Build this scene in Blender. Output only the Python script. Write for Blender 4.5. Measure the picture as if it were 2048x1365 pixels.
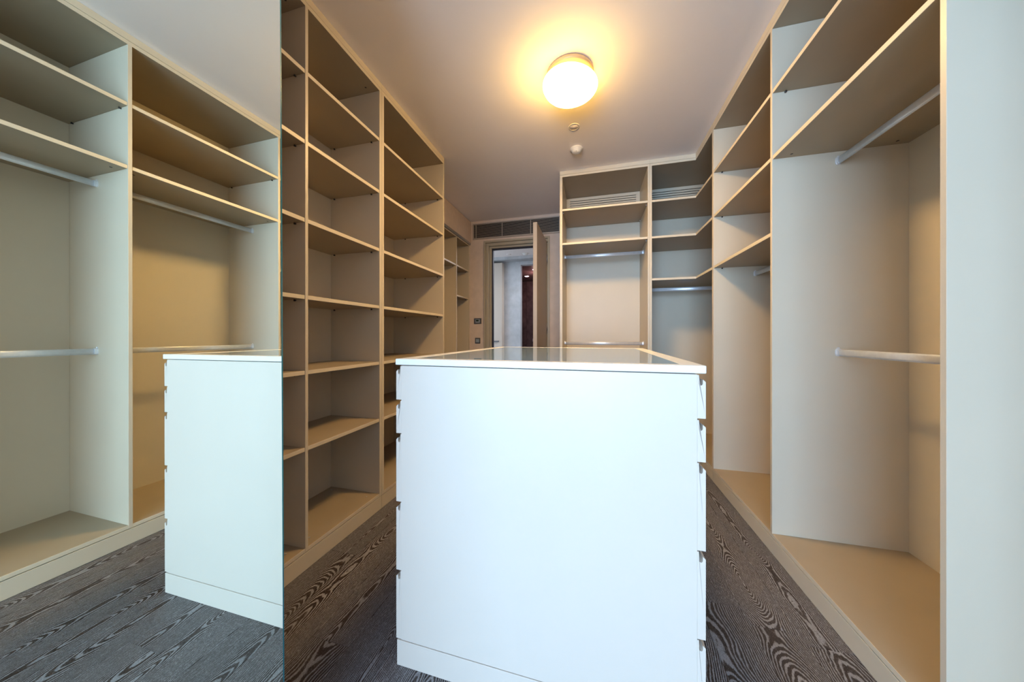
import bpy, bmesh, math, random
from mathutils import Vector, Matrix
random.seed(7)
S = bpy.context.scene
for o in list(bpy.data.objects):
    bpy.data.objects.remove(o)
COL = S.collection

# ---------------------------------------------------------------- camera, world, daylight, exposure
cam_d = bpy.data.cameras.new('camera')
cam = bpy.data.objects.new('camera', cam_d)
COL.objects.link(cam)
S.camera = cam
cam.location = (0, 0, 1.04)
cam.rotation_euler = (math.radians(90), 0, 0.2569)
cam_d.sensor_width = 36
cam_d.lens = 620.0 / 2048 * 36
cam_d.shift_y = -(682.5 - 671.7) / 2048
cam_d.clip_start = 0.02

w = bpy.data.worlds.new('sky')
S.world = w
w.use_nodes = True
nt = w.node_tree
bg = nt.nodes['Background']
bg.inputs[0].default_value = (0.62, 0.80, 1.0, 1)
bg.inputs[1].default_value = 1.0


def area(name, loc, rot, sx, sy, power, color, spread=180):
    l = bpy.data.lights.new(name, 'AREA')
    l.shape = 'RECTANGLE'
    l.size, l.size_y = sx, sy
    l.energy = power
    l.color = color
    l.spread = math.radians(spread)
    o = bpy.data.objects.new(name, l)
    o.location = loc
    o.rotation_euler = rot
    COL.objects.link(o)
    return o


area('window_daylight', (-0.70, -3.36, 1.30), (math.radians(94), 0, 0), 2.3, 2.1, 76, (0.46, 0.70, 1.0))
area('hall_fill', (-0.35, 4.9, 2.40), (0, 0, 0), 0.8, 0.8, 11, (0.86, 0.90, 1.0))  # added fill under the hall ceiling
S.view_settings.view_transform = 'Standard'
S.view_settings.look = 'None'
S.view_settings.gamma = 1
S.view_settings.use_curve_mapping = False
S.view_settings.exposure = 1.8
S.cycles.max_bounces = 14
S.cycles.diffuse_bounces = 8
S.cycles.glossy_bounces = 6


# ---------------------------------------------------------------- materials
def srgb(r, g, b):
    f = lambda c: (c / 255 / 12.92) if c / 255 < 0.04045 else ((c / 255 + 0.055) / 1.055) ** 2.4
    return (f(r), f(g), f(b), 1)


def new_mat(name):
    m = bpy.data.materials.new(name)
    m.use_nodes = True
    return m, m.node_tree, m.node_tree.nodes['Principled BSDF']


def plain(name, col, rough=0.5, metal=0.0, var=0.03, nscale=3.0, bump=0.0, bscale=400.0, spec=0.5):
    """procedural painted / laminate surface: slight tonal noise and a fine bump"""
    m, t, p = new_mat(name)
    N, L = t.nodes, t.links
    tc = N.new('ShaderNodeTexCoord')
    n = N.new('ShaderNodeTexNoise')
    n.inputs['Scale'].default_value = nscale
    n.inputs['Detail'].default_value = 5
    L.new(tc.outputs['Object'], n.inputs['Vector'])
    r = N.new('ShaderNodeValToRGB')
    r.color_ramp.elements[0].position = 0.3
    r.color_ramp.elements[1].position = 0.7
    r.color_ramp.elements[0].color = tuple(c * (1 - var) for c in col[:3]) + (1,)
    r.color_ramp.elements[1].color = tuple(min(1, c * (1 + var)) for c in col[:3]) + (1,)
    L.new(n.outputs['Fac'], r.inputs['Fac'])
    L.new(r.outputs['Color'], p.inputs['Base Color'])
    p.inputs['Roughness'].default_value = rough
    p.inputs['Metallic'].default_value = metal
    p.inputs['Specular IOR Level'].default_value = spec
    if bump:
        n2 = N.new('ShaderNodeTexNoise')
        n2.inputs['Scale'].default_value = bscale
        L.new(tc.outputs['Object'], n2.inputs['Vector'])
        b = N.new('ShaderNodeBump')
        b.inputs['Strength'].default_value = bump
        b.inputs['Distance'].default_value = 0.002
        L.new(n2.outputs['Fac'], b.inputs['Height'])
        L.new(b.outputs['Normal'], p.inputs['Normal'])
    return m


M = {}
M['laminate'] = plain('cream_laminate', (0.615, 0.54, 0.42, 1), 0.38, var=0.02, bump=0.04, bscale=900)
M['edge'] = plain('cream_edging', (0.66, 0.575, 0.44, 1), 0.42, var=0.02)
M['board'] = plain('shade_toned_board_laminate', (0.36, 0.29, 0.20, 1), 0.42, var=0.03, nscale=5)  # shade on level board faces put into the colour, browner than the cream laminate
M['island'] = plain('ivory_lacquer', (0.66, 0.595, 0.52, 1), 0.32, var=0.01)
M['white'] = plain('white_lacquer', (0.80, 0.79, 0.76, 1), 0.3, var=0.01)
M['ceiling'] = plain('ceiling_paint', (0.93, 0.86, 0.82, 1), 0.85, var=0.03, nscale=1.2, bump=0.05)
M['wall'] = plain('pinkish_beige_wallcovering', (0.70, 0.57, 0.47, 1), 0.75, var=0.05, nscale=14, bump=0.25, bscale=260)
M['wall_grey'] = plain('grey_plaster', (0.42, 0.43, 0.44, 1), 0.8, var=0.14, nscale=7, bump=0.2, bscale=120)
M['frame'] = plain('olive_beige_door_frame', (0.43, 0.37, 0.27, 1), 0.4, var=0.02)
M['leaf'] = plain('taupe_door_leaf', (0.50, 0.43, 0.36, 1), 0.42, var=0.03)
M['alu'] = plain('brushed_aluminium', (0.78, 0.79, 0.82, 1), 0.38, metal=0.45, var=0.04, nscale=60)
M['rail'] = plain('anodised_rail', (0.42, 0.42, 0.43, 1), 0.4, metal=0.6)
M['grille'] = plain('bronze_grille', (0.46, 0.40, 0.34, 1), 0.45, metal=0.3)
M['dark'] = plain('dark_void', (0.012, 0.012, 0.013, 1), 0.8)
M['gasket'] = plain('black_gasket', (0.015, 0.015, 0.03, 1), 0.6)
M['pin'] = plain('dark_steel_pin', (0.05, 0.045, 0.045, 1), 0.35, metal=0.6)
M['plastic'] = plain('white_plastic', (0.78, 0.76, 0.72, 1), 0.35)
M['plate'] = plain('anthracite_plate', (0.09, 0.09, 0.10, 1), 0.4)
M['key'] = plain('grey_blue_key', (0.32, 0.38, 0.45, 1), 0.35)
M['lcd'] = plain('dark_lcd', (0.03, 0.05, 0.03, 1), 0.15)
M['stone'] = plain('brown_stone_tile', (0.085, 0.055, 0.052, 1), 0.25, var=0.35, nscale=6)
M['tray'] = plain('blue_grey_tray_lining', (0.50, 0.53, 0.56, 1), 0.6, var=0.08, nscale=20)
M['teal'] = plain('teal_glass_edge', (0.03, 0.20, 0.26, 1), 0.15)
M['backing'] = plain('mirror_backing', (0.30, 0.26, 0.2, 1), 0.6)
M['base'] = plain('lamp_base_enamel', (0.50, 0.34, 0.18, 1), 0.4)

m, t, p = new_mat('silvered_mirror')
p.inputs['Base Color'].default_value = (0.92, 0.96, 0.86, 1)
p.inputs['Metallic'].default_value = 1
p.inputs['Roughness'].default_value = 0.004
M['mirror'] = m

m, t, p = new_mat('clear_glass_top')
p.inputs['Base Color'].default_value = (0.55, 0.76, 0.95, 1)
p.inputs['Roughness'].default_value = 0.02
p.inputs['Transmission Weight'].default_value = 0.6
p.inputs['IOR'].default_value = 1.5
M['glass'] = m

# opal lamp glass: mottled warm emission
m, t, p = new_mat('glowing_opal_glass')
N, L = t.nodes, t.links
tc = N.new('ShaderNodeTexCoord')
n = N.new('ShaderNodeTexNoise')
n.inputs['Scale'].default_value = 5
n.inputs['Detail'].default_value = 1
L.new(tc.outputs['Object'], n.inputs['Vector'])
r = N.new('ShaderNodeValToRGB')
r.color_ramp.elements[0].position = 0.36
r.color_ramp.elements[1].position = 0.46
r.color_ramp.elements[0].color = (1.0, 0.50, 0.008, 1)
r.color_ramp.elements[1].color = (1.0, 0.64, 0.27, 1)
L.new(n.outputs['Fac'], r.inputs['Fac'])
# the bulb sits low in the shade: its rim, close to the base, glows less
sp_ = N.new('ShaderNodeSeparateXYZ')
L.new(tc.outputs['Object'], sp_.inputs[0])
mr_ = N.new('ShaderNodeMapRange')
mr_.inputs['From Min'].default_value = -0.096
mr_.inputs['From Max'].default_value = -0.066
mr_.inputs['To Min'].default_value = 43
mr_.inputs['To Max'].default_value = 3.2
L.new(sp_.outputs['Z'], mr_.inputs['Value'])
L.new(mr_.outputs[0], p.inputs['Emission Strength'])
mx_ = N.new('ShaderNodeMixRGB')
m2_ = N.new('ShaderNodeMapRange')
m2_.inputs['From Min'].default_value = -0.105
m2_.inputs['From Max'].default_value = -0.055
L.new(sp_.outputs['Z'], m2_.inputs['Value'])
L.new(m2_.outputs[0], mx_.inputs[0])
L.new(r.outputs['Color'], mx_.inputs[1])
mx_.inputs[2].default_value = (1.0, 0.58, 0.10, 1)
L.new(mx_.outputs[0], p.inputs['Emission Color'])
p.inputs['Base Color'].default_value = (0.9, 0.85, 0.75, 1)
M['opal'] = m

m, t, p = new_mat('pink_downlight_glow')
p.inputs['Emission Color'].default_value = (1.0, 0.55, 0.75, 1)
p.inputs['Emission Strength'].default_value = 9
M['pink'] = m


def wood():
    """limed oak plank: log-cut rings with white filler in dark stained wood, offset per plank"""
    m, t, p = new_mat('limed_dark_oak')
    N, L = t.nodes, t.links

    def mth(op, a=None, b=None, c=None):
        k = N.new('ShaderNodeMath')
        k.operation = op
        for i, v in enumerate((a, b, c)):
            if v is None:
                continue
            if isinstance(v, (int, float)):
                k.inputs[i].default_value = v
            else:
                L.new(v, k.inputs[i])
        return k.outputs[0]

    tc = N.new('ShaderNodeTexCoord')
    oi = N.new('ShaderNodeObjectInfo')
    rnd = oi.outputs['Random']
    sep = N.new('ShaderNodeSeparateXYZ')
    L.new(tc.outputs['Object'], sep.inputs[0])
    x, y = sep.outputs['X'], sep.outputs['Y']
    off = mth('MULTIPLY', rnd, 37.0)
    yo = mth('ADD', y, off)

    def noise(vx, vy, sc, det=2, rough=0.5):
        cb = N.new('ShaderNodeCombineXYZ')
        L.new(vx, cb.inputs[0])
        L.new(vy, cb.inputs[1])
        L.new(off, cb.inputs[2])
        n = N.new('ShaderNodeTexNoise')
        n.inputs['Scale'].default_value = sc
        n.inputs['Detail'].default_value = det
        n.inputs['Roughness'].default_value = rough
        L.new(cb.outputs[0], n.inputs['Vector'])
        return n.outputs['Fac']

    slow = noise(mth('MULTIPLY', x, 0.6), yo, 1.3, 2)          # depth of the cut along the plank
    wob = noise(mth('MULTIPLY', x, 5.0), mth('MULTIPLY', yo, 1.6), 3.2, 4, 0.6)
    xc = mth('ADD', x, mth('MULTIPLY', mth('SUBTRACT', mth('FRACT', mth('MULTIPLY', rnd, 7.3)), 0.5), 0.13))
    xc = mth('ADD', xc, mth('MULTIPLY', mth('SUBTRACT', slow, 0.5), 0.06))
    d = mth('ADD', mth('MULTIPLY', mth('SUBTRACT', slow, 0.42), 0.27), mth('MULTIPLY', y, 0.035))
    rr = mth('SQRT', mth('ADD', mth('MULTIPLY', xc, xc), mth('MULTIPLY', d, d)))
    ph = mth('ADD', mth('MULTIPLY', rr, 200.0), mth('MULTIPLY', wob, 3.0))
    fr = mth('FRACT', ph)
    tri = mth('ABSOLUTE', mth('SUBTRACT', mth('MULTIPLY', fr, 2.0), 1.0))
    # ring line with ragged edge
    rag = noise(mth('MULTIPLY', x, 9.0), yo, 28.0, 3, 0.7)
    ring = mth('SMOOTH_MIN', mth('MULTIPLY', mth('SUBTRACT', mth('ADD', tri, mth('MULTIPLY', mth('SUBTRACT', rag, 0.5), 0.55)), 0.42), 3.6), 1.0, 0.15)
    ring = mth('MAXIMUM', ring, 0.0)
    # pores: fine short streaks and speckle
    por = noise(mth('MULTIPLY', x, 9.0), yo, 75.0, 2, 0.6)
    spk = noise(x, mth('MULTIPLY', yo, 0.55), 520.0, 1, 0.5)
    pore = mth('MULTIPLY', mth('MAXIMUM', mth('SUBTRACT', mth('ADD', por, mth('MULTIPLY', spk, 0.9)), 0.93), 0.0), 2.8)
    area_ = noise(mth('MULTIPLY', x, 2.0), mth('MULTIPLY', yo, 0.9), 4.0, 2)
    pore = mth('MULTIPLY', pore, mth('ADD', area_, 0.25))
    fac = mth('MINIMUM', mth('ADD', mth('MULTIPLY', ring, 0.72), pore), 1.0)
    mix = N.new('ShaderNodeValToRGB')
    e = mix.color_ramp.elements
    e[0].position = 0.0
    e[0].color = (0.020, 0.010, 0.008, 1)
    e[1].position = 1.0
    e[1].color = (0.30, 0.305, 0.325, 1)
    k = mix.color_ramp.elements.new(0.4)
    k.color = (0.060, 0.047, 0.046, 1)
    L.new(fac, mix.inputs['Fac'])
    hs = N.new('ShaderNodeHueSaturation')
    L.new(mix.outputs['Color'], hs.inputs['Color'])
    L.new(mth('ADD', mth('MULTIPLY', rnd, 0.2), 0.9), hs.inputs['Value'])
    L.new(hs.outputs['Color'], p.inputs['Base Color'])
    L.new(mth('ADD', mth('MULTIPLY', fac, 0.10), 0.40), p.inputs['Roughness'])
    b = N.new('ShaderNodeBump')
    b.inputs['Strength'].default_value = 0.25
    b.inputs['Distance'].default_value = 0.0015
    L.new(fac, b.inputs['Height'])
    L.new(b.outputs['Normal'], p.inputs['Normal'])
    return m


M['oak'] = wood()
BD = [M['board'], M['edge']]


# ---------------------------------------------------------------- builders
def tag(o, label=None, cat=None, group=None, kind=None):
    if label: o['label'] = label
    if cat: o['category'] = cat
    if group: o['group'] = group
    if kind: o['kind'] = kind
    return o


def thing(name, loc, label, cat, rz=0, group=None):
    o = bpy.data.objects.new(name, None)
    o.empty_display_size = 0.1
    o.location = loc
    o.rotation_euler = (0, 0, rz)
    COL.objects.link(o)
    return tag(o, label, cat, group)


def link(name, bm, mat, parent=None, loc=None, smooth=False):
    me = bpy.data.meshes.new(name)
    bmesh.ops.recalc_face_normals(bm, faces=bm.faces)
    bm.to_mesh(me)
    bm.free()
    for mm in (mat if isinstance(mat, (list, tuple)) else [mat]):
        me.materials.append(mm)
    if smooth:
        for f in me.polygons:
            f.use_smooth = True
    o = bpy.data.objects.new(name, me)
    COL.objects.link(o)
    if parent is not None:
        o.parent = parent
    if loc is not None:
        o.location = loc
    return o


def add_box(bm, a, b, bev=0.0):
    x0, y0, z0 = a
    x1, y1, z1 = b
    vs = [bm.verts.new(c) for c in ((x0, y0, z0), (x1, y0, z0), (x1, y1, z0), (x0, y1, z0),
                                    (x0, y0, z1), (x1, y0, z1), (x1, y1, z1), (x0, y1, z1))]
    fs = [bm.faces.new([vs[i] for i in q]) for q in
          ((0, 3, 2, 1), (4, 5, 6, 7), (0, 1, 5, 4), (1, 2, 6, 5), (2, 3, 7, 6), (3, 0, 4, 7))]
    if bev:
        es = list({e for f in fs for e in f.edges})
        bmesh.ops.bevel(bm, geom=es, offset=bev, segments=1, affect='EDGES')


def box(name, x0, x1, y0, y1, z0, z1, mat, parent=None, org=(0, 0, 0), bev=0.0008):
    """box in world coordinates; org = world location of the parent empty"""
    x0, x1 = sorted((x0, x1)); y0, y1 = sorted((y0, y1)); z0, z1 = sorted((z0, z1))
    cx, cy = (x0 + x1) / 2, (y0 + y1) / 2
    bm = bmesh.new()
    add_box(bm, (x0 - cx, y0 - cy, 0), (x1 - cx, y1 - cy, z1 - z0), bev)
    o = link(name, bm, mat, parent, (cx - org[0], cy - org[1], z0 - org[2]))
    if isinstance(mat, (list, tuple)):      # second material: the narrow edge banding all round
        for f in o.data.polygons:
            if abs(f.normal.z) < 0.8: f.material_index = 1
    return o


def prism(name, pts, z0, z1, mat, parent=None, org=(0, 0, 0), bev=0.0008):
    """horizontal polygon (world x, y) extruded from z0 to z1"""
    bm = bmesh.new()
    lo = [bm.verts.new((x - org[0], y - org[1], 0)) for x, y in pts]
    hi = [bm.verts.new((x - org[0], y - org[1], z1 - z0)) for x, y in pts]
    n = len(pts)
    bm.faces.new(lo[::-1]); bm.faces.new(hi)
    for i in range(n):
        bm.faces.new((lo[i], lo[(i + 1) % n], hi[(i + 1) % n], hi[i]))
    if bev:
        bmesh.ops.bevel(bm, geom=list(bm.edges), offset=bev, segments=1, affect='EDGES')
    o = link(name, bm, mat, parent, (0, 0, z0 - org[2]))
    if isinstance(mat, (list, tuple)):
        for f in o.data.polygons:
            if abs(f.normal.z) < 0.8: f.material_index = 1
    return o


def lathe(name, prof, mat, parent=None, loc=(0, 0, 0), seg=40, smooth=True, xf=None):
    bm = bmesh.new()
    rings = []
    for r_, z_ in prof:
        if r_ < 1e-6:
            rings.append([bm.verts.new((0, 0, z_))])
        else:
            rings.append([bm.verts.new((r_ * math.cos(2 * math.pi * i / seg), r_ * math.sin(2 * math.pi * i / seg), z_)) for i in range(seg)])
    for a, b in zip(rings, rings[1:]):
        for i in range(seg):
            j = (i + 1) % seg
            if len(a) == 1 and len(b) == 1: continue
            if len(a) == 1: bm.faces.new((a[0], b[i], b[j]))
            elif len(b) == 1: bm.faces.new((a[i], a[j], b[0]))
            else: bm.faces.new((a[i], a[j], b[j], b[i]))
    if xf:
        for v in bm.verts:
            v.co = xf(v.co)
    return link(name, bm, mat, parent, loc, smooth)


def rod(axis, a, b, c1, c2, parent, org):
    """oval clothes rail. axis 'y': c1 = x, c2 = z ; axis 'x': c1 = y, c2 = z"""
    def oval(hw, hh, g0, g1, bm, flat=False):
        n = 16
        R = []
        for g in (g0, g1):
            ring = []
            for i in range(n):
                t_ = 2 * math.pi * i / n
                px = hw * math.copysign(abs(math.cos(t_)) ** 0.6, math.cos(t_))
                pz = hh * math.copysign(abs(math.sin(t_)) ** 0.75, math.sin(t_))
                ring.append(bm.verts.new((px, g, pz) if axis == 'y' else (g, px, pz)))
            R.append(ring)
        for i in range(n):
            j = (i + 1) % n
            bm.faces.new((R[0][i], R[0][j], R[1][j], R[1][i]))
        bm.faces.new(R[0]); bm.faces.new(R[1][::-1])
    mid = (a + b) / 2
    loc = (c1 - org[0], mid - org[1], c2 - org[2]) if axis == 'y' else (mid - org[0], c1 - org[1], c2 - org[2])
    bm = bmesh.new()
    oval(0.0075, 0.0145, a - mid + 0.004, b - mid - 0.004, bm)
    # small rib along the underside
    if axis == 'y':
        add_box(bm, (-0.003, a - mid + 0.004, -0.0165), (0.003, b - mid - 0.004, -0.0135))
    else:
        add_box(bm, (a - mid + 0.004, -0.003, -0.0165), (b - mid - 0.004, 0.003, -0.0135))
    ro = link('hanging_rod', bm, M['alu'], parent, loc, True)
    for s, e in ((1, a - mid), (-1, b - mid)):
        bm = bmesh.new()
        oval(0.0110, 0.0180, e, e + s * 0.004, bm)
        oval(0.0095, 0.0165, e + s * 0.004, e + s * 0.012, bm)
        so = link('rod_socket', bm, M['alu'], ro, (0, 0, 0), False)
        bm = bmesh.new()
        if axis == 'y': add_box(bm, (-0.0045, min(e, e + s * .004), 0.017), (0.0045, max(e, e + s * .004), 0.023), 0.001)
        else: add_box(bm, (min(e, e + s * .004), -0.0045, 0.017), (max(e, e + s * .004), 0.0045, 0.023), 0.001)
        link('rod_socket', bm, M['alu'], ro, (0, 0, 0))
    return ro


def pins(shelf, pts, mats='pin'):
    """support pins just under a shelf; pts in the shelf's own coordinates (x, y, sign of axis y)"""
    for (px, py, ax) in pts:
        bm = bmesh.new()
        r0 = 0.0032
        n = 10
        R = []
        for g, rr_ in ((0, r0), (0.004, r0), (0.005, r0 * 1.5), (0.008, r0 * 1.5)):
            ring = []
            for i in range(n):
                t_ = 2 * math.pi * i / n
                u_, v_ = rr_ * math.cos(t_), rr_ * math.sin(t_)
                ring.append(bm.verts.new({'+y': (u_, g, v_), '-y': (u_, -g, v_), '+x': (g, u_, v_), '-x': (-g, u_, v_)}[ax]))
            R.append(ring)
        for A_, B_ in zip(R, R[1:]):
            for i in range(n):
                bm.faces.new((A_[i], A_[(i + 1) % n], B_[(i + 1) % n], B_[i]))
        bm.faces.new(R[0]); bm.faces.new(R[-1])
        link('shelf_pin', bm, M[mats], shelf, (px, py, -0.0045), True)


def caps(board, z, pts):
    """small flush screw caps on a board; z = offset of the face in the board's own frame"""
    for px, py in pts:
        s_ = 1 if z > 0 else -1
        o = lathe('screw_cap', [(0, 0), (0.0055, 0), (0.005, s_ * 0.0008), (0, s_ * 0.0010)], M['rail'] if z > 0 else M['pin'], board, (px, py, z), seg=12)


CE = 2.556      # ceiling height
ZT = 2.500      # underside of cabinet top boards
ZB = 0.098      # upper face of the bottom boards
TH = 0.018

# ---------------------------------------------------------------- the setting
def struct(name, *a, **k):
    o = box(name, *a, **k)
    o['kind'] = 'structure'
    return o


fl = struct('floor', -2.05, 1.46, -3.5, 3.96, -0.12, -0.012, M['dark'], bev=0)
# planks: children of the floor
PW = 0.1485
x = -1.98
row = 0
lens_seq = [1.9, 1.62, 2.1, 1.45]
cache = {}
while x < 1.37:
    y = -3.5 - random.random() * 1.2
    if row == 17: y = 1.297 - 2.1 - 1.2 - 1.6
    k = row
    while y < 3.9:
        ln = lens_seq[k % 4]
        if row == 17: ln = [1.6, 1.2, 2.1, 1.9, 1.6][(k - row) % 5]
        y0, y1 = max(y, -3.48), min(y + ln, 3.94)
        if y1 - y0 > 0.05:
            key = round(y1 - y0, 3)
            if key not in cache:
                bm = bmesh.new()
                add_box(bm, (-PW / 2 + 0.0003, -(y1 - y0) / 2 + 0.0003, 0), (PW / 2 - 0.0003, (y1 - y0) / 2 - 0.0003, 0.012), 0.0006)
                o = link('plank', bm, M['oak'], fl)
                cache[key] = o.data
            else:
                o = bpy.data.objects.new('plank', cache[key])
                COL.objects.link(o)
                o.parent = fl
            # floor object's origin is its box centre at z0
            o.location = (x + PW / 2 - fl.location.x, (y0 + y1) / 2 - fl.location.y, -0.012 - fl.location.z)
        y += ln
        k += 1
    x += PW
    row += 1

struct('ceiling', -2.05, 1.46, -3.5, 3.86, CE, CE + 0.1, M['ceiling'], bev=0)
struct('wall_left', -2.05, -1.95, -3.5, 3.96, 0, CE, M['wall'], bev=0)
struct('wall_right', 1.36, 1.46, -3.5, 3.96, 0, CE, M['wall'], bev=0)
struct('wall_left_return', -1.95, -1.62, 2.418, 2.428, 0, CE, M['wall'], bev=0)
struct('wall_left_bulkhead', -1.95, -1.578, 2.4285, 3.86, 2.272, CE - 0.004, M['wall'], bev=0.001)
struct('wall_right_return', -0.300, 1.36, 3.385, 3.86, 0, CE, M['wall'], bev=0)
# wall with the door
bwall = struct('wall_back', -1.95, -1.392, 3.86, 3.96, 0, CE, M['wall'], bev=0)
struct('wall_back_right', -0.526, 1.36, 3.86, 3.96, 0, CE, M['wall'], bev=0)
struct('wall_back_lintel', -1.392, -0.526, 3.86, 3.96, 2.262, CE, M['wall'], bev=0)
# window wall behind the camera
struct('wall_front_left', -1.95, -1.92, -3.5, -3.38, 0, CE, M['wall'], bev=0)
struct('added_daylight_block', -1.95, -0.7425, -0.40, 0.30, 0, CE, M['wall'], bev=0)  # unseen block added to keep daylight off the left shelving
struct('wall_front_right', 0.50, 1.36, -3.5, -3.38, 0, CE, M['wall'], bev=0)
struct('wall_front_lintel', -1.92, 0.50, -3.5, -3.38, 2.40, CE, M['wall'], bev=0)
struct('wall_front_sill', -1.92, 0.50, -3.5, -3.38, 0, 0.16, M['wall'], bev=0)
wn = struct('window_1', -1.92, 0.50, -3.5, -3.44, 0.16, 0.20, M['white'])
for a in ((-1.92, -1.88, 0.20, 2.40), (0.46, 0.50, 0.20, 2.40)):
    box('window_frame', a[0], a[1], -3.5, -3.44, a[2], a[3], M['white'], wn, wn.location)
box('window_frame', -1.88, 0.46, -3.5, -3.44, 2.36, 2.40, M['white'], wn, wn.location)
box('window_frame', -0.73, -0.69, -3.5, -3.44, 0.20, 2.36, M['white'], wn, wn.location)
for a in ((-1.88, -0.73), (-0.69, 0.46)):
    box('pane', a[0], a[1], -3.475, -3.469, 0.20, 2.36, M['glass'], wn, wn.location, bev=0)

# hall beyond the door
struct('hall_floor', -3.2, 0.6, 3.96, 8.2, -0.12, 0.0, M['oak'], bev=0)
struct('hall_ceiling', -3.2, 0.6, 3.96, 5.7, 2.47, 2.57, M['ceiling'], bev=0)
struct('wall_hall_left', -3.3, -3.2, 3.96, 8.2, 0, 2.57, M['wall_grey'], bev=0)
struct('wall_hall_right', 0.6, 0.7, 3.96, 8.2, 0, 2.57, M['wall_grey'], bev=0)
struct('wall_hall_back', -1.612, -1.306, 5.6, 5.72, 0, 2.47, M['wall_grey'], bev=0)
struct('wall_hall_back_left', -3.2, -1.612, 5.6, 5.72, 0, 2.47, M['wall_grey'], bev=0)
struct('wall_hall_lintel', -1.306, 0.6, 5.6, 5.72, 2.352, 2.47, M['wall_grey'], bev=0)
struct('trim_1', -3.2, 0.6, 5.40, 5.60, 2.415, 2.47, M['wall_grey'])
# dark bathroom behind it
struct('bathroom_ceiling', -3.2, 0.6, 5.72, 8.2, 2.47, 2.57, M['stone'], bev=0)
bb = struct('wall_bathroom', -3.2, 0.6, 8.0, 8.1, 0, 2.47, M['dark'], bev=0)
for i in range(9):
    box('stone_panel', -2.6 + i * 0.30, -2.6 + i * 0.30 + 0.296, 7.98, 8.0, 0.0, 2.46, M['stone'], bb, bb.location, bev=0.001)
for k_, (lx, ly) in enumerate(((-1.55, 7.3), (-1.22, 6.6))):
    dl = thing('downlight', (lx, ly, 2.47), ('round pink-glowing downlight deep in the dark bathroom, lower left of the two',
               'round pink-glowing downlight in the dark bathroom, beside the edge of the open door')[k_], 'downlight')
    lathe('bezel', [(0.05, 0), (0.062, 0), (0.064, -0.004), (0.05, -0.006), (0.05, 0)], M['alu'], dl)
    lathe('lens', [(0, -0.004), (0.048, -0.003), (0.05, 0)], M['pink'], dl)
pl = bpy.data.lights.new('bathroom_light', 'POINT'); pl.energy = 5; pl.color = (1, .6, .6); pl.shadow_soft_size = .1
po = bpy.data.objects.new('bathroom_light', pl); po.location = (-1.2, 6.9, 2.3); COL.objects.link(po)

# wardrobe front in the hall
org = (-1.80, 5.30, 0)
hw = thing('hall_wardrobe', org, 'tall beige wardrobe seen through the doorway, left of the grey plaster wall', 'wardrobe')
box('carcass', -2.6, -1.62, 5.47, 5.59, 0.0, 2.385, M['leaf'], hw, org)
box('door', -2.08, -1.622, 5.45, 5.469, 0.08, 2.375, M['leaf'], hw, org, bev=0.002)
box('door', -2.56, -2.084, 5.45, 5.469, 0.08, 2.375, M['leaf'], hw, org, bev=0.002)
h_ = box('handle', -1.82, -1.68, 5.42, 5.45, 0.925, 0.945, M['plate'], hw, org)
tag(h_, 'dark horizontal bar handle')

# washstand with tap in the bathroom
org = (-1.25, 7.70, 0)
ws = thing('washstand', org, 'dark washstand at the back of the bathroom behind the open door', 'washstand')
box('cabinet', -1.75, -0.65, 7.48, 7.97, 0.25, 0.72, M['stone'], ws, org)
box('basin_top', -1.77, -0.63, 7.46, 7.975, 0.72, 0.76, M['plate'], ws, org)
for tx in (-1.47, -1.33):
    tp = thing('basin_tap', (tx, 7.78, 0.76), 'slender chrome swan-neck tap on the dark washstand, ' + ('left one of two' if tx < -1.4 else 'right one of two, beside the door edge'), 'tap', group='taps on the washstand')
    bm = bmesh.new()
    pts = [(0, 0, 0)] + [(0, 0, 0.16)] + [(0, -0.05 + 0.05 * math.cos(a), 0.16 + 0.05 * math.sin(a)) for a in [math.pi * i / 8 for i in range(1, 9)]] + [(0, -0.1, 0.13)]
    prev = None
    for q, pt in enumerate(pts):
        dr = Vector(pts[min(q + 1, len(pts) - 1)]) - Vector(pts[max(q - 1, 0)])
        dr.normalize()
        sx_ = Vector((1, 0, 0)); sy_ = dr.cross(sx_)
        ring = [bm.verts.new(Vector(pt) + 0.009 * (sx_ * math.cos(a) + sy_ * math.sin(a))) for a in [2 * math.pi * i / 8 for i in range(8)]]
        if prev:
            for i in range(8): bm.faces.new((prev[i], prev[(i + 1) % 8], ring[(i + 1) % 8], ring[i]))
        else: bm.faces.new(ring)
        prev = ring
    bm.faces.new(prev)
    link('spout', bm, M['alu'], tp, (0, 0, 0), True)
    lathe('lever', [(0, 0), (0.016, 0), (0.016, 0.03), (0, 0.034)], M['alu'], tp, (0.045, 0, 0))


# ---------------------------------------------------------------- door
dr = box('door_1', -1.392, -1.368, 3.835, 3.96, 0.0, 2.255, M['frame'], bev=0.001)
dr['kind'] = 'structure'
D0 = dr.location
fb = lambda *a, **k: box('door_frame', *a, parent=dr, org=D0, **k)
fb(-0.550, -0.526, 3.835, 3.96, 0.0, 2.255, M['frame'])
fb(-1.392, -0.526, 3.835, 3.96, 2.2555, 2.279, M['frame'])
fb(-1.3675, -1.332, 3.862, 3.96, 0.0, 2.218, M['frame'])
fb(-1.3675, -0.5505, 3.862, 3.96, 2.2185, 2.255, M['frame'])
fb(-0.585, -0.5505, 3.90, 3.96, 0.0, 2.218, M['frame'])
fb(-1.3315, -1.303, 3.90, 3.96, 0.0, 2.192, M['frame'])
fb(-1.3315, -0.5855, 3.90, 3.96, 2.192, 2.218, M['frame'])
box('door_seal', -1.3025, -1.290, 3.915, 3.96, 0.0, 2.178, M['gasket'], dr, D0)
box('door_seal', -1.3025, -0.586, 3.915, 3.96, 2.178, 2.1915, M['gasket'], dr, D0)
lf = box('door_leaf', -0.604, -0.5625, 3.155, 3.838, 0.008, 2.213, M['leaf'], dr, D0, bev=0.0015)
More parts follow.
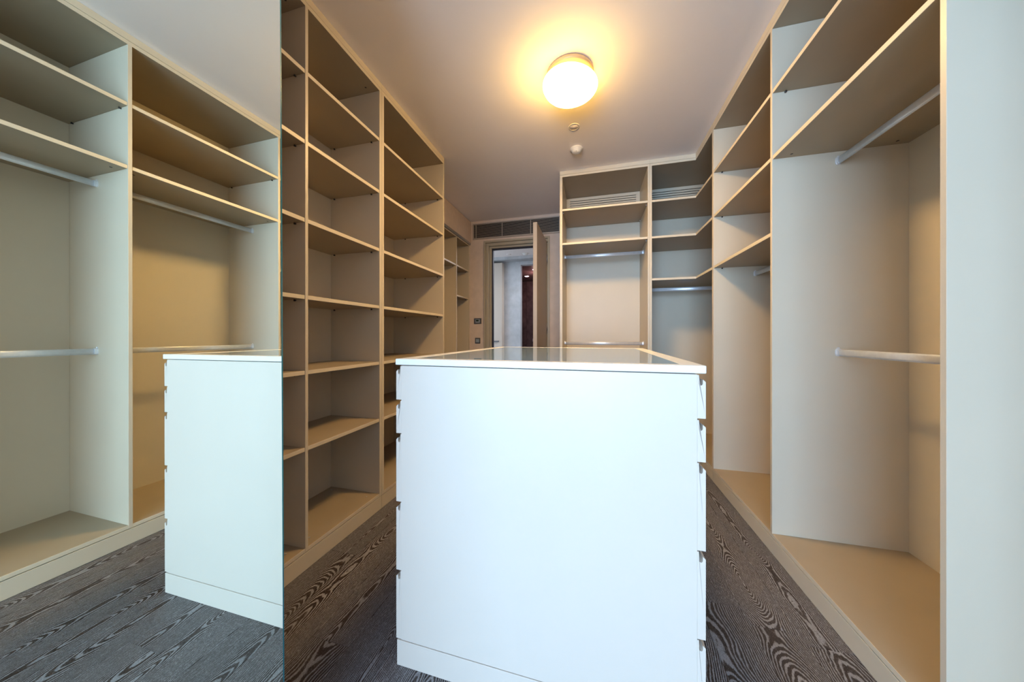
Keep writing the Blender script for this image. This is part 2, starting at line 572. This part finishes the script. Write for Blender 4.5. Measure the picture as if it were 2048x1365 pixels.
tag(lf, 'open taupe door leaf seen edge-on')
for hz in (0.25, 1.1, 1.95):
    lathe('hinge', [(0, 0), (0.007, 0), (0.007, 0.09), (0, 0.09)], M['rail'], lf, (0.026, 0.345, hz), seg=12)
lathe('door_handle', [(0, 0), (0.022, 0), (0.022, 0.006), (0.009, 0.008), (0.009, 0.045), (0, 0.046)], M['rail'], lf, (-0.0205, -0.28, 0.78), seg=16,
      xf=lambda c: Vector((-c.z, c.y, c.x)))

# linear grille above the door
org = (-0.93, 3.86, 2.416)
g = thing('air_grille', org, 'long bronze-coloured linear air grille with thin blades above the doorway', 'grille')
X0, X1, Z0, Z1 = -1.548, -0.312, 2.313, 2.519
box('backing', X0 + .012, X1 - .012, 3.857, 3.8595, Z0 + .01, Z1 - .01, M['dark'], g, org)
for a in ((X0, X1, Z1 - .014, Z1), (X0, X1, Z0, Z0 + .014), (X0, X0 + .014, Z0 + .0145, Z1 - .0145), (X1 - .014, X1, Z0 + .0145, Z1 - .0145)):
    box('frame', a[0], a[1], 3.842, 3.8595, a[2], a[3], M['grille'], g, org, bev=0.001)
for mx in (-1.501, -1.142, -0.766, -0.406):
    box('mullion', mx - .004, mx + .004, 3.8405, 3.8485, Z0 + .0145, Z1 - .0145, M['grille'], g, org, bev=0)
NB = 12
for i in range(NB):
    zc = Z0 + .014 + (i + 0.5) * (Z1 - Z0 - .028) / NB
    bm = bmesh.new()
    hw_ = (X1 - X0) / 2 - .0145
    vs = [bm.verts.new(c) for c in ((-hw_, -.004, -.0035), (hw_, -.004, -.0035), (hw_, .004, .0005), (-hw_, .004, .0005),
                                    (-hw_, -.004, -.0005), (hw_, -.004, -.0005), (hw_, .004, .0030), (-hw_, .004, .0030))]
    for q in ((0, 3, 2, 1), (4, 5, 6, 7), (0, 1, 5, 4), (1, 2, 6, 5), (2, 3, 7, 6), (3, 0, 4, 7)):
        bm.faces.new([vs[k_] for k_ in q])
    link('blade', bm, M['grille'], g, (0, 3.8525 - org[1], zc - org[2]))

# thermostat and switch
org = (-1.482, 3.86, 1.2325)
th = thing('thermostat', org, 'small anthracite wall thermostat with a display, above the light switch', 'thermostat')
box('plate', -1.534, -1.430, 3.851, 3.8595, 1.195, 1.270, M['plate'], th, org, bev=0.002)
box('bezel', -1.512, -1.452, 3.8485, 3.8512, 1.212, 1.254, M['key'], th, org, bev=0.001)
box('screen', -1.505, -1.466, 3.8475, 3.8487, 1.226, 1.249, M['lcd'], th, org, bev=0)
org = (-1.483, 3.86, 0.9725)
sw = thing('light_switch', org, 'small square anthracite light switch with grey-blue rockers, below the thermostat', 'switch')
box('plate', -1.520, -1.446, 3.851, 3.8595, 0.935, 1.010, M['plate'], sw, org, bev=0.002)
box('rocker', -1.506, -1.4835, 3.8475, 3.8512, 0.950, 0.995, M['key'], sw, org, bev=0.001)
box('rocker', -1.4825, -1.460, 3.8475, 3.8512, 0.950, 0.995, M['key'], sw, org, bev=0.001)

# ---------------------------------------------------------------- ceiling fittings
org = (-0.132, 1.815, CE)
la = thing('ceiling_lamp', org, 'glowing pebble-shaped opal glass ceiling lamp above the island', 'lamp')
lathe('base', [(0, -0.0005), (0.128, -0.0005), (0.134, -0.012), (0.134, -0.03), (0, -0.03)], M['base'], la)


def pebble(c):
    x_, y_, z_ = c
    a = math.atan2(y_, x_)
    s = 1 + 0.07 * math.cos(2 * (a - math.radians(62))) + 0.015 * math.cos(3 * a)
    return Vector((x_ * s, y_ * s * 1.0 + 0.012, z_ + 0.010 * (x_ * 0.5 + y_ * 0.7) / 0.16))


prof = [(0.0, -0.118)]
for i in range(1, 20):
    t_ = math.pi * i / 20
    rr_ = 0.160 * (math.sin(t_) ** 0.72)
    prof.append((rr_, -0.070 - 0.048 * math.cos(t_)))
prof += [(0.0, -0.022)]
lathe('glass_shade', prof, M['opal'], la, (0, 0, 0), seg=56, xf=pebble)

org = (-0.136, 2.288, CE)
dc = thing('speaker_cover', org, 'flat round off-white cover disc on the ceiling between lamp and smoke detector', 'cover')
lathe('rim', [(0.033, -0.0005), (0.039, -0.0005), (0.039, -0.004), (0.033, -0.006), (0.033, -0.0005)], M['plastic'], dc)
lathe('disc', [(0, -0.0005), (0.0325, -0.0005), (0.0325, -0.004), (0, -0.0045)], M['ceiling'], dc)


def smoke(name, org, label):
    sm = thing(name, org, label, 'smoke detector')
    lathe('base', [(0, -0.0005), (0.048, -0.0005), (0.052, -0.004), (0.051, -0.014), (0, -0.014)], M['plastic'], sm)
    lathe('head', [(0.044, -0.0142), (0.0435, -0.020), (0.036, -0.0225), (0.0355, -0.030), (0.026, -0.0365), (0.012, -0.039), (0, -0.0395)], M['plastic'], sm)
    lathe('indicator', [(0, 0), (0.0022, 0), (0.0022, 0.002), (0, 0.0025)], M['plate'], sm, (0.0, -0.028, -0.037), seg=8)
    return sm


smoke('smoke_detector', (-0.133, 2.56, CE), 'round white smoke detector on the ceiling of the dressing room')
smoke('smoke_detector', (-1.14, 5.25, 2.47), 'round white smoke detector on the hall ceiling seen through the doorway')
hd = thing('ceiling_cover', (-1.44, 5.25, 2.47), 'flat round cover disc on the hall ceiling left of the smoke detector', 'cover')
lathe('disc', [(0, -0.0005), (0.04, -0.0005), (0.04, -0.004), (0, -0.005)], M['ceiling'], hd)


# ---------------------------------------------------------------- shelving
def wardrobe_left():
    F, Bk = -1.2316, -1.583
    org = (F, 1.0, 0)
    w_ = thing('open_bookcase_wardrobe', org, 'tall cream open shelving unit standing next to the mirror on the left', 'shelving')
    ys = [(0.318, 0.333), (1.0930, 1.1076), (1.5848, 1.6050)]
    for i, (a, b) in enumerate(ys):
        box('divider' if i == 1 else 'side_panel', F, -1.60, a, b, 0.08, ZT, M['laminate'], w_, org)
    tb = box('top_board', F - .0004, -1.60, ys[0][0], ys[-1][1], ZT + .0002, ZT + .020, BD, w_, org)
    ym = (ys[0][0] + ys[-1][1]) / 2
    caps(tb, -0.0001, [(0.12, 1.545 - ym), (-0.13, 1.545 - ym), (0.12, 1.053 - ym), (-0.13, 1.053 - ym)])
    box('top_filler', F - .0004, F - 0.019, ys[0][0], ys[-1][1], ZT + .0215, CE - .0005, M['edge'], w_, org)
    box('plinth', F - .0004, F - 0.019, ys[0][0], ys[-1][1], 0.001, 0.0765, M['laminate'], w_, org)
    for (a, b) in ((ys[0][1], ys[1][0]), (ys[1][1], ys[2][0])):
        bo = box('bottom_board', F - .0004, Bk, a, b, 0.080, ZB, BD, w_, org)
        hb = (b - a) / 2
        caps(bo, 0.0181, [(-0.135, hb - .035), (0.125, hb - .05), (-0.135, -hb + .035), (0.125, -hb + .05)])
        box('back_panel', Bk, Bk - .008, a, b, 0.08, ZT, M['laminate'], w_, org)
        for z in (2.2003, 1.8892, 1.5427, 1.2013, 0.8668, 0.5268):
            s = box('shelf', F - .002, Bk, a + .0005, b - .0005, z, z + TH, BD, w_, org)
            hw2 = (b - a) / 2 - .001; hx = (F - .002 - Bk) / 2
            pins(s, [(hx - .05, -hw2, '+y'), (hx - .05, hw2, '-y'), (-hx + .03, -hw2, '+y'), (-hx + .03, hw2, '-y')])
    return w_


def wardrobe_left_far():
    F, Bk = -1.2316, -1.715
    org = (F, 2.0, 0)
    w_ = thing('open_bookcase_wardrobe', org, 'tall cream open shelving unit, single bay nearest the door, left side', 'shelving')
    a, b = 1.6262, 2.3955
    box('side_panel', F, -1.73, 1.6060, a, 0.08, ZT, M['laminate'], w_, org)
    box('side_panel', F, -1.73, b, 2.4124, 0.08, ZT, M['laminate'], w_, org)
    box('top_board', F - .0004, -1.73, 1.606, 2.4124, ZT + .0002, ZT + .020, BD, w_, org)
    box('top_filler', F - .0004, F - 0.019, 1.606, 2.4124, ZT + .0215, CE - .0005, M['edge'], w_, org)
    box('top_filler', F - .0195, -1.60, 2.3955, 2.4124, ZT + .0215, CE - .0005, M['edge'], w_, org)
    box('plinth', F - .0004, F - 0.019, 1.606, 2.4124, 0.001, 0.0765, M['laminate'], w_, org)
    box('bottom_board', F - .0004, Bk, a, b, 0.080, ZB, BD, w_, org)
    box('back_panel', Bk, Bk - .008, a, b, 0.08, ZT, M['laminate'], w_, org)
    for z in (2.2003, 1.8892, 1.5427, 1.2013, 0.8668, 0.5268):
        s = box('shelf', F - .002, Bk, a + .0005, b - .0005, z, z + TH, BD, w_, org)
        hw2 = (b - a) / 2 - .001; hx = (F - .002 - Bk) / 2
        pins(s, [(hx - .05, -hw2, '+y'), (hx - .05, hw2, '-y'), (-hx + .08, -hw2, '+y'), (-hx + .12, hw2, '-y')])


def niche():
    F, Bk = -1.602, -1.92
    org = (F, 3.1, 0)
    w_ = thing('niche_cupboard', org, 'low-topped cream open cupboard set into the wall beside the door', 'cupboard')
    a0, a1, b0, b1 = 2.432, 2.450, 3.452, 3.470
    e0, e1 = 3.838, 3.856
    Z = 2.235
    box('side_panel', F, Bk, a0, a1, 0.0, Z, M['laminate'], w_, org)
    box('divider', F, Bk, b0, b1, 0.098, Z, M['laminate'], w_, org)
    box('side_panel', F, Bk, e0, e1, 0.0, Z, M['laminate'], w_, org)
    box('top_board', F, Bk, a0, e1, Z + .0003, Z + .012, BD, w_, org)
    r_ = box('top_track', -1.580, -1.66, a0, e1, 2.2475, 2.2705, M['rail'], w_, org)
    tag(r_, 'grey aluminium sliding-door track')
    box('plinth', F, F - .018, a1, e0, 0.001, 0.0765, M['laminate'], w_, org)
    for a, b in ((a1, b0), (b1, e0)):
        box('bottom_board', F, Bk, a, b, 0.08, 0.0978, BD, w_, org)
        box('back_panel', Bk, Bk - .006, a, b, 0.08, Z, M['laminate'], w_, org)
    for a, b, z in ((a1, b0, 1.888), (b1, e0, 1.888), (b1, e0, 1.520)):
        s = box('shelf', F - .004, Bk, a + .0005, b - .0005, z, z + TH, BD, w_, org)
        hx = (F - .004 - Bk) / 2
        pins(s, [(hx - .04, (b - a) / 2 - .001, '-y'), (hx - .04, -(b - a) / 2 + .001, '+y')])


XRF, XRB = 0.822, 1.325


def wardrobe_right():
    F, Bk = XRF, XRB
    org = (F, 1.5, 0)
    w_ = thing('open_wardrobe', org, 'long cream open wardrobe with hanging rods along the right wall', 'wardrobe')
    ys = [(0.218, 0.234), (0.9870, 1.0025), (1.7410, 1.7565), (2.4860, 2.5030)]
    for i, (a, b) in enumerate(ys):
        box('side_panel' if i in (0, 3) else 'divider', F, 1.345, a, b, 0.08, ZT, M['laminate'], w_, org)
    box('top_board', F + .0004, 1.345, ys[0][0], ys[-1][1], ZT + .0002, ZT + .020, BD, w_, org)
    box('top_filler', F + .0004, F + 0.019, ys[0][0], ys[-1][1], ZT + .0215, CE - .0005, M['edge'], w_, org)
    box('plinth', F + .0004, F + 0.019, ys[0][0], ys[-1][1], 0.001, 0.0765, M['laminate'], w_, org)
    for k_ in range(3):
        a, b = ys[k_][1], ys[k_ + 1][0]
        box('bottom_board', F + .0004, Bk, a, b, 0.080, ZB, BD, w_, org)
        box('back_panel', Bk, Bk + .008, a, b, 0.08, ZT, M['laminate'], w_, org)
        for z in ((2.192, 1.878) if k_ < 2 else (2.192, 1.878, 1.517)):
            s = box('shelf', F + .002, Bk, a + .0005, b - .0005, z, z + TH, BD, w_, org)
            hw2 = (b - a) / 2 - .001; hx = (Bk - F - .002) / 2
            if z == 1.878 and k_ < 2:
                caps(s, -0.0001, [(-hx + .06, hw2 - .03), (hx - .06, hw2 - .03), (-hx + .06, -hw2 + .03), (hx - .06, -hw2 + .03)])
            else:
                pins(s, [(-hx + .05, -hw2, '+y'), (-hx + .05, hw2, '-y'), (hx - .04, -hw2, '+y'), (hx - .04, hw2, '-y')])
        for z in ((1.8345, 0.9637) if k_ < 2 else (1.4667,)):
            rod('y', a, b, 1.076, z, w_, org)


YBF, YBB = 2.880, 3.357


def vent_panel(parent, org, x0, x1, sx0, sx1, y):
    """grille panel on the back wall of a bay: horizontal strips with slots between them"""
    zt, zb = 2.489, 2.20
    bm = bmesh.new()
    slots = [2.4615 - 0.0225 * i for i in range(10)]
    top = zt
    add_box(bm, (x0, y - .012, zb), (sx0, y - .001, zt))
    add_box(bm, (sx1, y - .012, zb), (x1, y - .001, zt))
    for s_ in slots:
        add_box(bm, (sx0, y - .012, s_ + .0035), (sx1, y - .001, top))
        top = s_ - .0035
    add_box(bm, (sx0, y - .012, zb), (sx1, y - .001, top))
    for v in bm.verts:
        v.co -= Vector(org)
    link('vent_panel', bm, M['laminate'], parent, (0, 0, 0))
    box('vent_backing', sx0 + .001, sx1 - .001, y - .0035, y - .0012, zb + .002, zt - .02, M['dark'], parent, org, bev=0)


def wardrobe_back():
    org = (0.08, YBF, 0)
    w_ = thing('open_wardrobe', org, 'narrow cream open wardrobe bay facing the camera, right of the door', 'wardrobe')
    a0, a1, b0, b1 = -0.3002, -0.2772, 0.4524, 0.4689
    box('side_panel', a0, a1, YBF, YBB + .02, 0.08, ZT, M['laminate'], w_, org)
    box('side_panel', b0, b1, YBF, YBB + .02, 0.08, ZT, M['laminate'], w_, org)
    box('top_board', a0, b1, YBF + .0004, YBB + .02, ZT + .0002, ZT + .020, BD, w_, org)
    box('top_filler', a0, b1, YBF + .0004, YBF + .019, ZT + .0215, CE - .0005, M['edge'], w_, org)
    box('top_filler', a0, a0 + .018, YBF + .0195, YBB + .02, ZT + .0215, CE - .0005, M['edge'], w_, org)
    box('plinth', a0, b1, YBF + .0004, YBF + .019, 0.001, 0.0765, M['laminate'], w_, org)
    box('bottom_board', a1, b0, YBF + .0004, YBB, 0.08, ZB, BD, w_, org)
    box('back_panel', a1, b0, YBB, YBB + .008, 0.08, ZT, M['laminate'], w_, org)
    for z in (2.1879, 1.8754):
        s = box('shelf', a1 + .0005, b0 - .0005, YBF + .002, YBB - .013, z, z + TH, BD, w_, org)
        hx = (b0 - a1) / 2 - .001; hy = (YBB - YBF) / 2
        pins(s, [(-hx, -hy + .05, '+x'), (hx, -hy + .05, '-x'), (-hx, hy - .05, '+x'), (hx, hy - .05, '-x')], 'alu')
    vent_panel(w_, org, a1 + .001, b0 - .001, -0.242, 0.417, YBB)
    rod('x', a1, b0, 3.12, 1.821, w_, org)
    rod('x', a1, b0, 3.12, 0.9655, w_, org)


def wardrobe_corner():
    org = (0.9, 3.0, 0)
    w_ = thing('corner_wardrobe', org, 'cream L-shaped open corner wardrobe between the back and right units', 'wardrobe')
    b0, b1 = 0.4695, 0.4860
    r0, r1 = 2.5035, 2.5130
    box('side_panel', b0, b1, YBF, YBB + .02, 0.08, ZT, M['laminate'], w_, org)
    box('side_panel', XRF, 1.345, r0, r1, 0.08, ZT, M['laminate'], w_, org)
    def L(d=0.0, bk=0.0, x0=b1, y0=r1):
        return [(x0, YBF + d), (XRF + d, YBF + d), (XRF + d, y0), (XRB - bk, y0), (XRB - bk, YBB - bk), (x0, YBB - bk)]
    prism('top_board', L(.0004, -.018, b0, r0), ZT + .0002, ZT + .020, BD, w_, org)
    box('top_filler', b0, XRF + .019, YBF + .0004, YBF + .019, ZT + .0215, CE - .0005, M['edge'], w_, org)
    box('top_filler', XRF + .0004, XRF + .019, r0, YBF + .0002, ZT + .0215, CE - .0005, M['edge'], w_, org)
    box('plinth', b0, XRF + .019, YBF + .0004, YBF + .019, 0.001, 0.0765, M['laminate'], w_, org)
    box('plinth', XRF + .0004, XRF + .019, r0, YBF + .0002, 0.001, 0.0765, M['laminate'], w_, org)
    prism('bottom_board', L(.0004), 0.08, ZB, BD, w_, org)
    box('back_panel', b1, XRB, YBB, YBB + .008, 0.08, ZT, M['laminate'], w_, org)
    box('back_panel', XRB, XRB + .008, r1, YBB + .008, 0.08, ZT, M['laminate'], w_, org)
    for z in (2.1879, 1.8754, 1.5141):
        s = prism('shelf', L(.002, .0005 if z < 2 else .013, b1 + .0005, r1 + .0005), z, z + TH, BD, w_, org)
    vent_panel(w_, org, b1 + .001, XRB - .03, 0.50, 1.15, YBB)
    rod('x', b1, XRB, 3.12, 1.466, w_, org)


wardrobe_left()
wardrobe_left_far()
niche()
wardrobe_right()
wardrobe_back()
wardrobe_corner()

# ---------------------------------------------------------------- mirror panel on the left
org = (-0.72, 0.10, 0)
mi = thing('wall_mirror', org, 'tall frameless mirror panel with a teal glass edge, at the left foreground', 'mirror')
box('backing_board', -0.7205, -0.742, -0.40, 0.567, 0.0, 2.54, M['backing'], mi, org)
bm = bmesh.new()
# slightly out of true as in the photograph
n_ = Vector((1, -0.0071, 0.0014)).normalized()
X = lambda y, z: -0.7138 + 0.0071 * (y - 0.57) - 0.0014 * (z - 1.04)
y0, y1, z0, z1 = -0.40, 0.5655, 0.004, 2.535
yt = 0.5685; yb_ = 0.5745     # far edge leans
vs = [bm.verts.new((X(y, z) - org[0], y - org[1], z)) for y, z in ((y0, z0), (yb_, z0), (yt - .0035, z1), (y0, z1))]
bm.faces.new(vs)
vb = [bm.verts.new((v.co.x - 0.005, v.co.y, v.co.z)) for v in vs]
bm.faces.new(vb[::-1])
for i in range(4):
    bm.faces.new((vs[i], vb[i], vb[(i + 1) % 4], vs[(i + 1) % 4]))
link('mirror_glass', bm, M['mirror'], mi)
bm = bmesh.new()
q = [(X(yb_, z0) - org[0], yb_ + .0001 - org[1], z0), (X(yt, z1) - org[0], yt - .0034 - org[1], z1),
     (X(yt, z1) - .0015 - org[0], yt + .0008 - org[1], z1), (X(yb_, z0) - .0015 - org[0], yb_ + .0045 - org[1], z0)]
f = [bm.verts.new(c) for c in q]
bk_ = [bm.verts.new((c[0] - .004, c[1], c[2])) for c in q]
bm.faces.new(f); bm.faces.new(bk_[::-1])
for i in range(4):
    bm.faces.new((f[i], bk_[i], bk_[(i + 1) % 4], f[(i + 1) % 4]))
tag(link('polished_edge', bm, M['teal'], mi), 'dark teal polished glass edge')

# ---------------------------------------------------------------- island chest of drawers
# local frame: x right (0 .. W), y back (0 .. LN)
W, LN, HT = 0.867, 1.085, 0.967
il = thing('drawer_island', (-0.6035, 0.851, 0), 'freestanding ivory island chest with drawers both sides and glass-inset top', 'cabinet', rz=-0.0115)
B = lambda name, x0, x1, y0, y1, z0, z1, mat, parent=il, bev=0.0008: box(name, x0, x1, y0, y1, z0, z1, mat, parent, (0, 0, 0), bev)
ix0, ix1 = 0.0185, W - 0.0185
B('end_panel', ix0, ix1, 0.004, 0.022, 0.0825, 0.9455, M['island'])
B('end_panel', ix0, ix1, LN - .022, LN - .004, 0.0825, 0.9455, M['island'])
B('plinth', 0.003, W - .003, 0.004, 0.022, 0.0, 0.0795, M['island'])
B('plinth', 0.003, W - .003, LN - .022, LN - .004, 0.0, 0.0795, M['island'])
B('plinth', 0.003, 0.021, 0.0225, LN - .0225, 0.0, 0.0795, M['island'])
B('plinth', W - .021, W - .003, 0.0225, LN - .0225, 0.0, 0.0795, M['island'])
# carcass core (frame between the drawers)
B('carcass', ix0 + .001, ix1 - .001, 0.0225, LN - .0225, 0.083, 0.845, M['island'])
B('carcass', W / 2 - .01, W / 2 + .01, 0.0225, LN - .0225, 0.8455, 0.925, M['island'])


def drawer_front(side, z0, z1):
    """side -1 left, +1 right. Profile with a J-groove finger pull, extruded along y"""
    T = 0.0185
    h = z1 - z0
    # profile (u outwards from carcass, v up)
    prof_ = [(0, 0), (T, 0), (T, h - .017), (T * 0.42 + .0044, h - .011)]
    # U-shaped groove
    cx_, r_ = T * 0.42, 0.0043
    for k_ in range(7):
        a = math.pi * k_ / 6
        prof_.append((cx_ + r_ * math.cos(a), h - .0215 - r_ * math.sin(a)))
    prof_ += [(cx_ - r_, h), (0, h)]
    bm = bmesh.new()
    y0, y1 = 0.005, LN - .005
    conv = lambda u, v, y: (ix0 - u if side < 0 else ix1 + u, y, z0 + v)
    A = [bm.verts.new(conv(u, v, y0)) for u, v in prof_]
    C = [bm.verts.new(conv(u, v, y1)) for u, v in prof_]
    n = len(A)
    for i in range(n):
        bm.faces.new((A[i], A[(i + 1) % n], C[(i + 1) % n], C[i]))
    # triangulated ends
    for ring in (A, C):
        f_ = bm.faces.new(ring)
        bmesh.ops.triangulate(bm, faces=[f_])
    # origin at front of the drawer
    for v in bm.verts:
        v.co.z -= z0
    return link('drawer_front', bm, M['island'], il, (0, 0, z0))


for s_ in (-1, 1):
    for (a, b) in ((0.838, 0.944), (0.732, 0.834), (0.516, 0.729), (0.300, 0.513), (0.084, 0.297)):
        drawer_front(s_, a, b)
# top: white frame around an inset glass pane over a shallow lined tray
fw, ff = 0.048, 0.036
B('top_frame', 0, W, 0, ff, 0.948, HT, M['white'], bev=0.0015)
B('top_frame', 0, W, LN - ff, LN, 0.948, HT, M['white'], bev=0.0015)
B('top_frame', 0, fw, ff + .0003, LN - ff - .0003, 0.948, HT, M['white'], bev=0.001)
B('top_frame', W - fw, W, ff + .0003, LN - ff - .0003, 0.948, HT, M['white'], bev=0.001)
B('glass_top', fw + .001, W - fw - .001, ff + .001, LN - ff - .001, 0.9590, 0.9665, M['glass'], bev=0)
for (a, b) in ((ix0 + .012, W / 2 - .0105), (W / 2 + .0105, ix1 - .012)):
    tr = B('jewellery_tray', a, b, 0.03, LN - .03, 0.858, 0.866, M['tray'])
    hx, hy = (b - a) / 2, (LN - .06) / 2
    for k_ in range(1, 4):
        bm = bmesh.new()
        add_box(bm, (-hx + .001, -0.004, 0), (hx - .001, 0.004, 0.05))
        link('tray_divider', bm, M['tray'], tr, (0, -hy + k_ * (2 * hy) / 4, 0.0082))
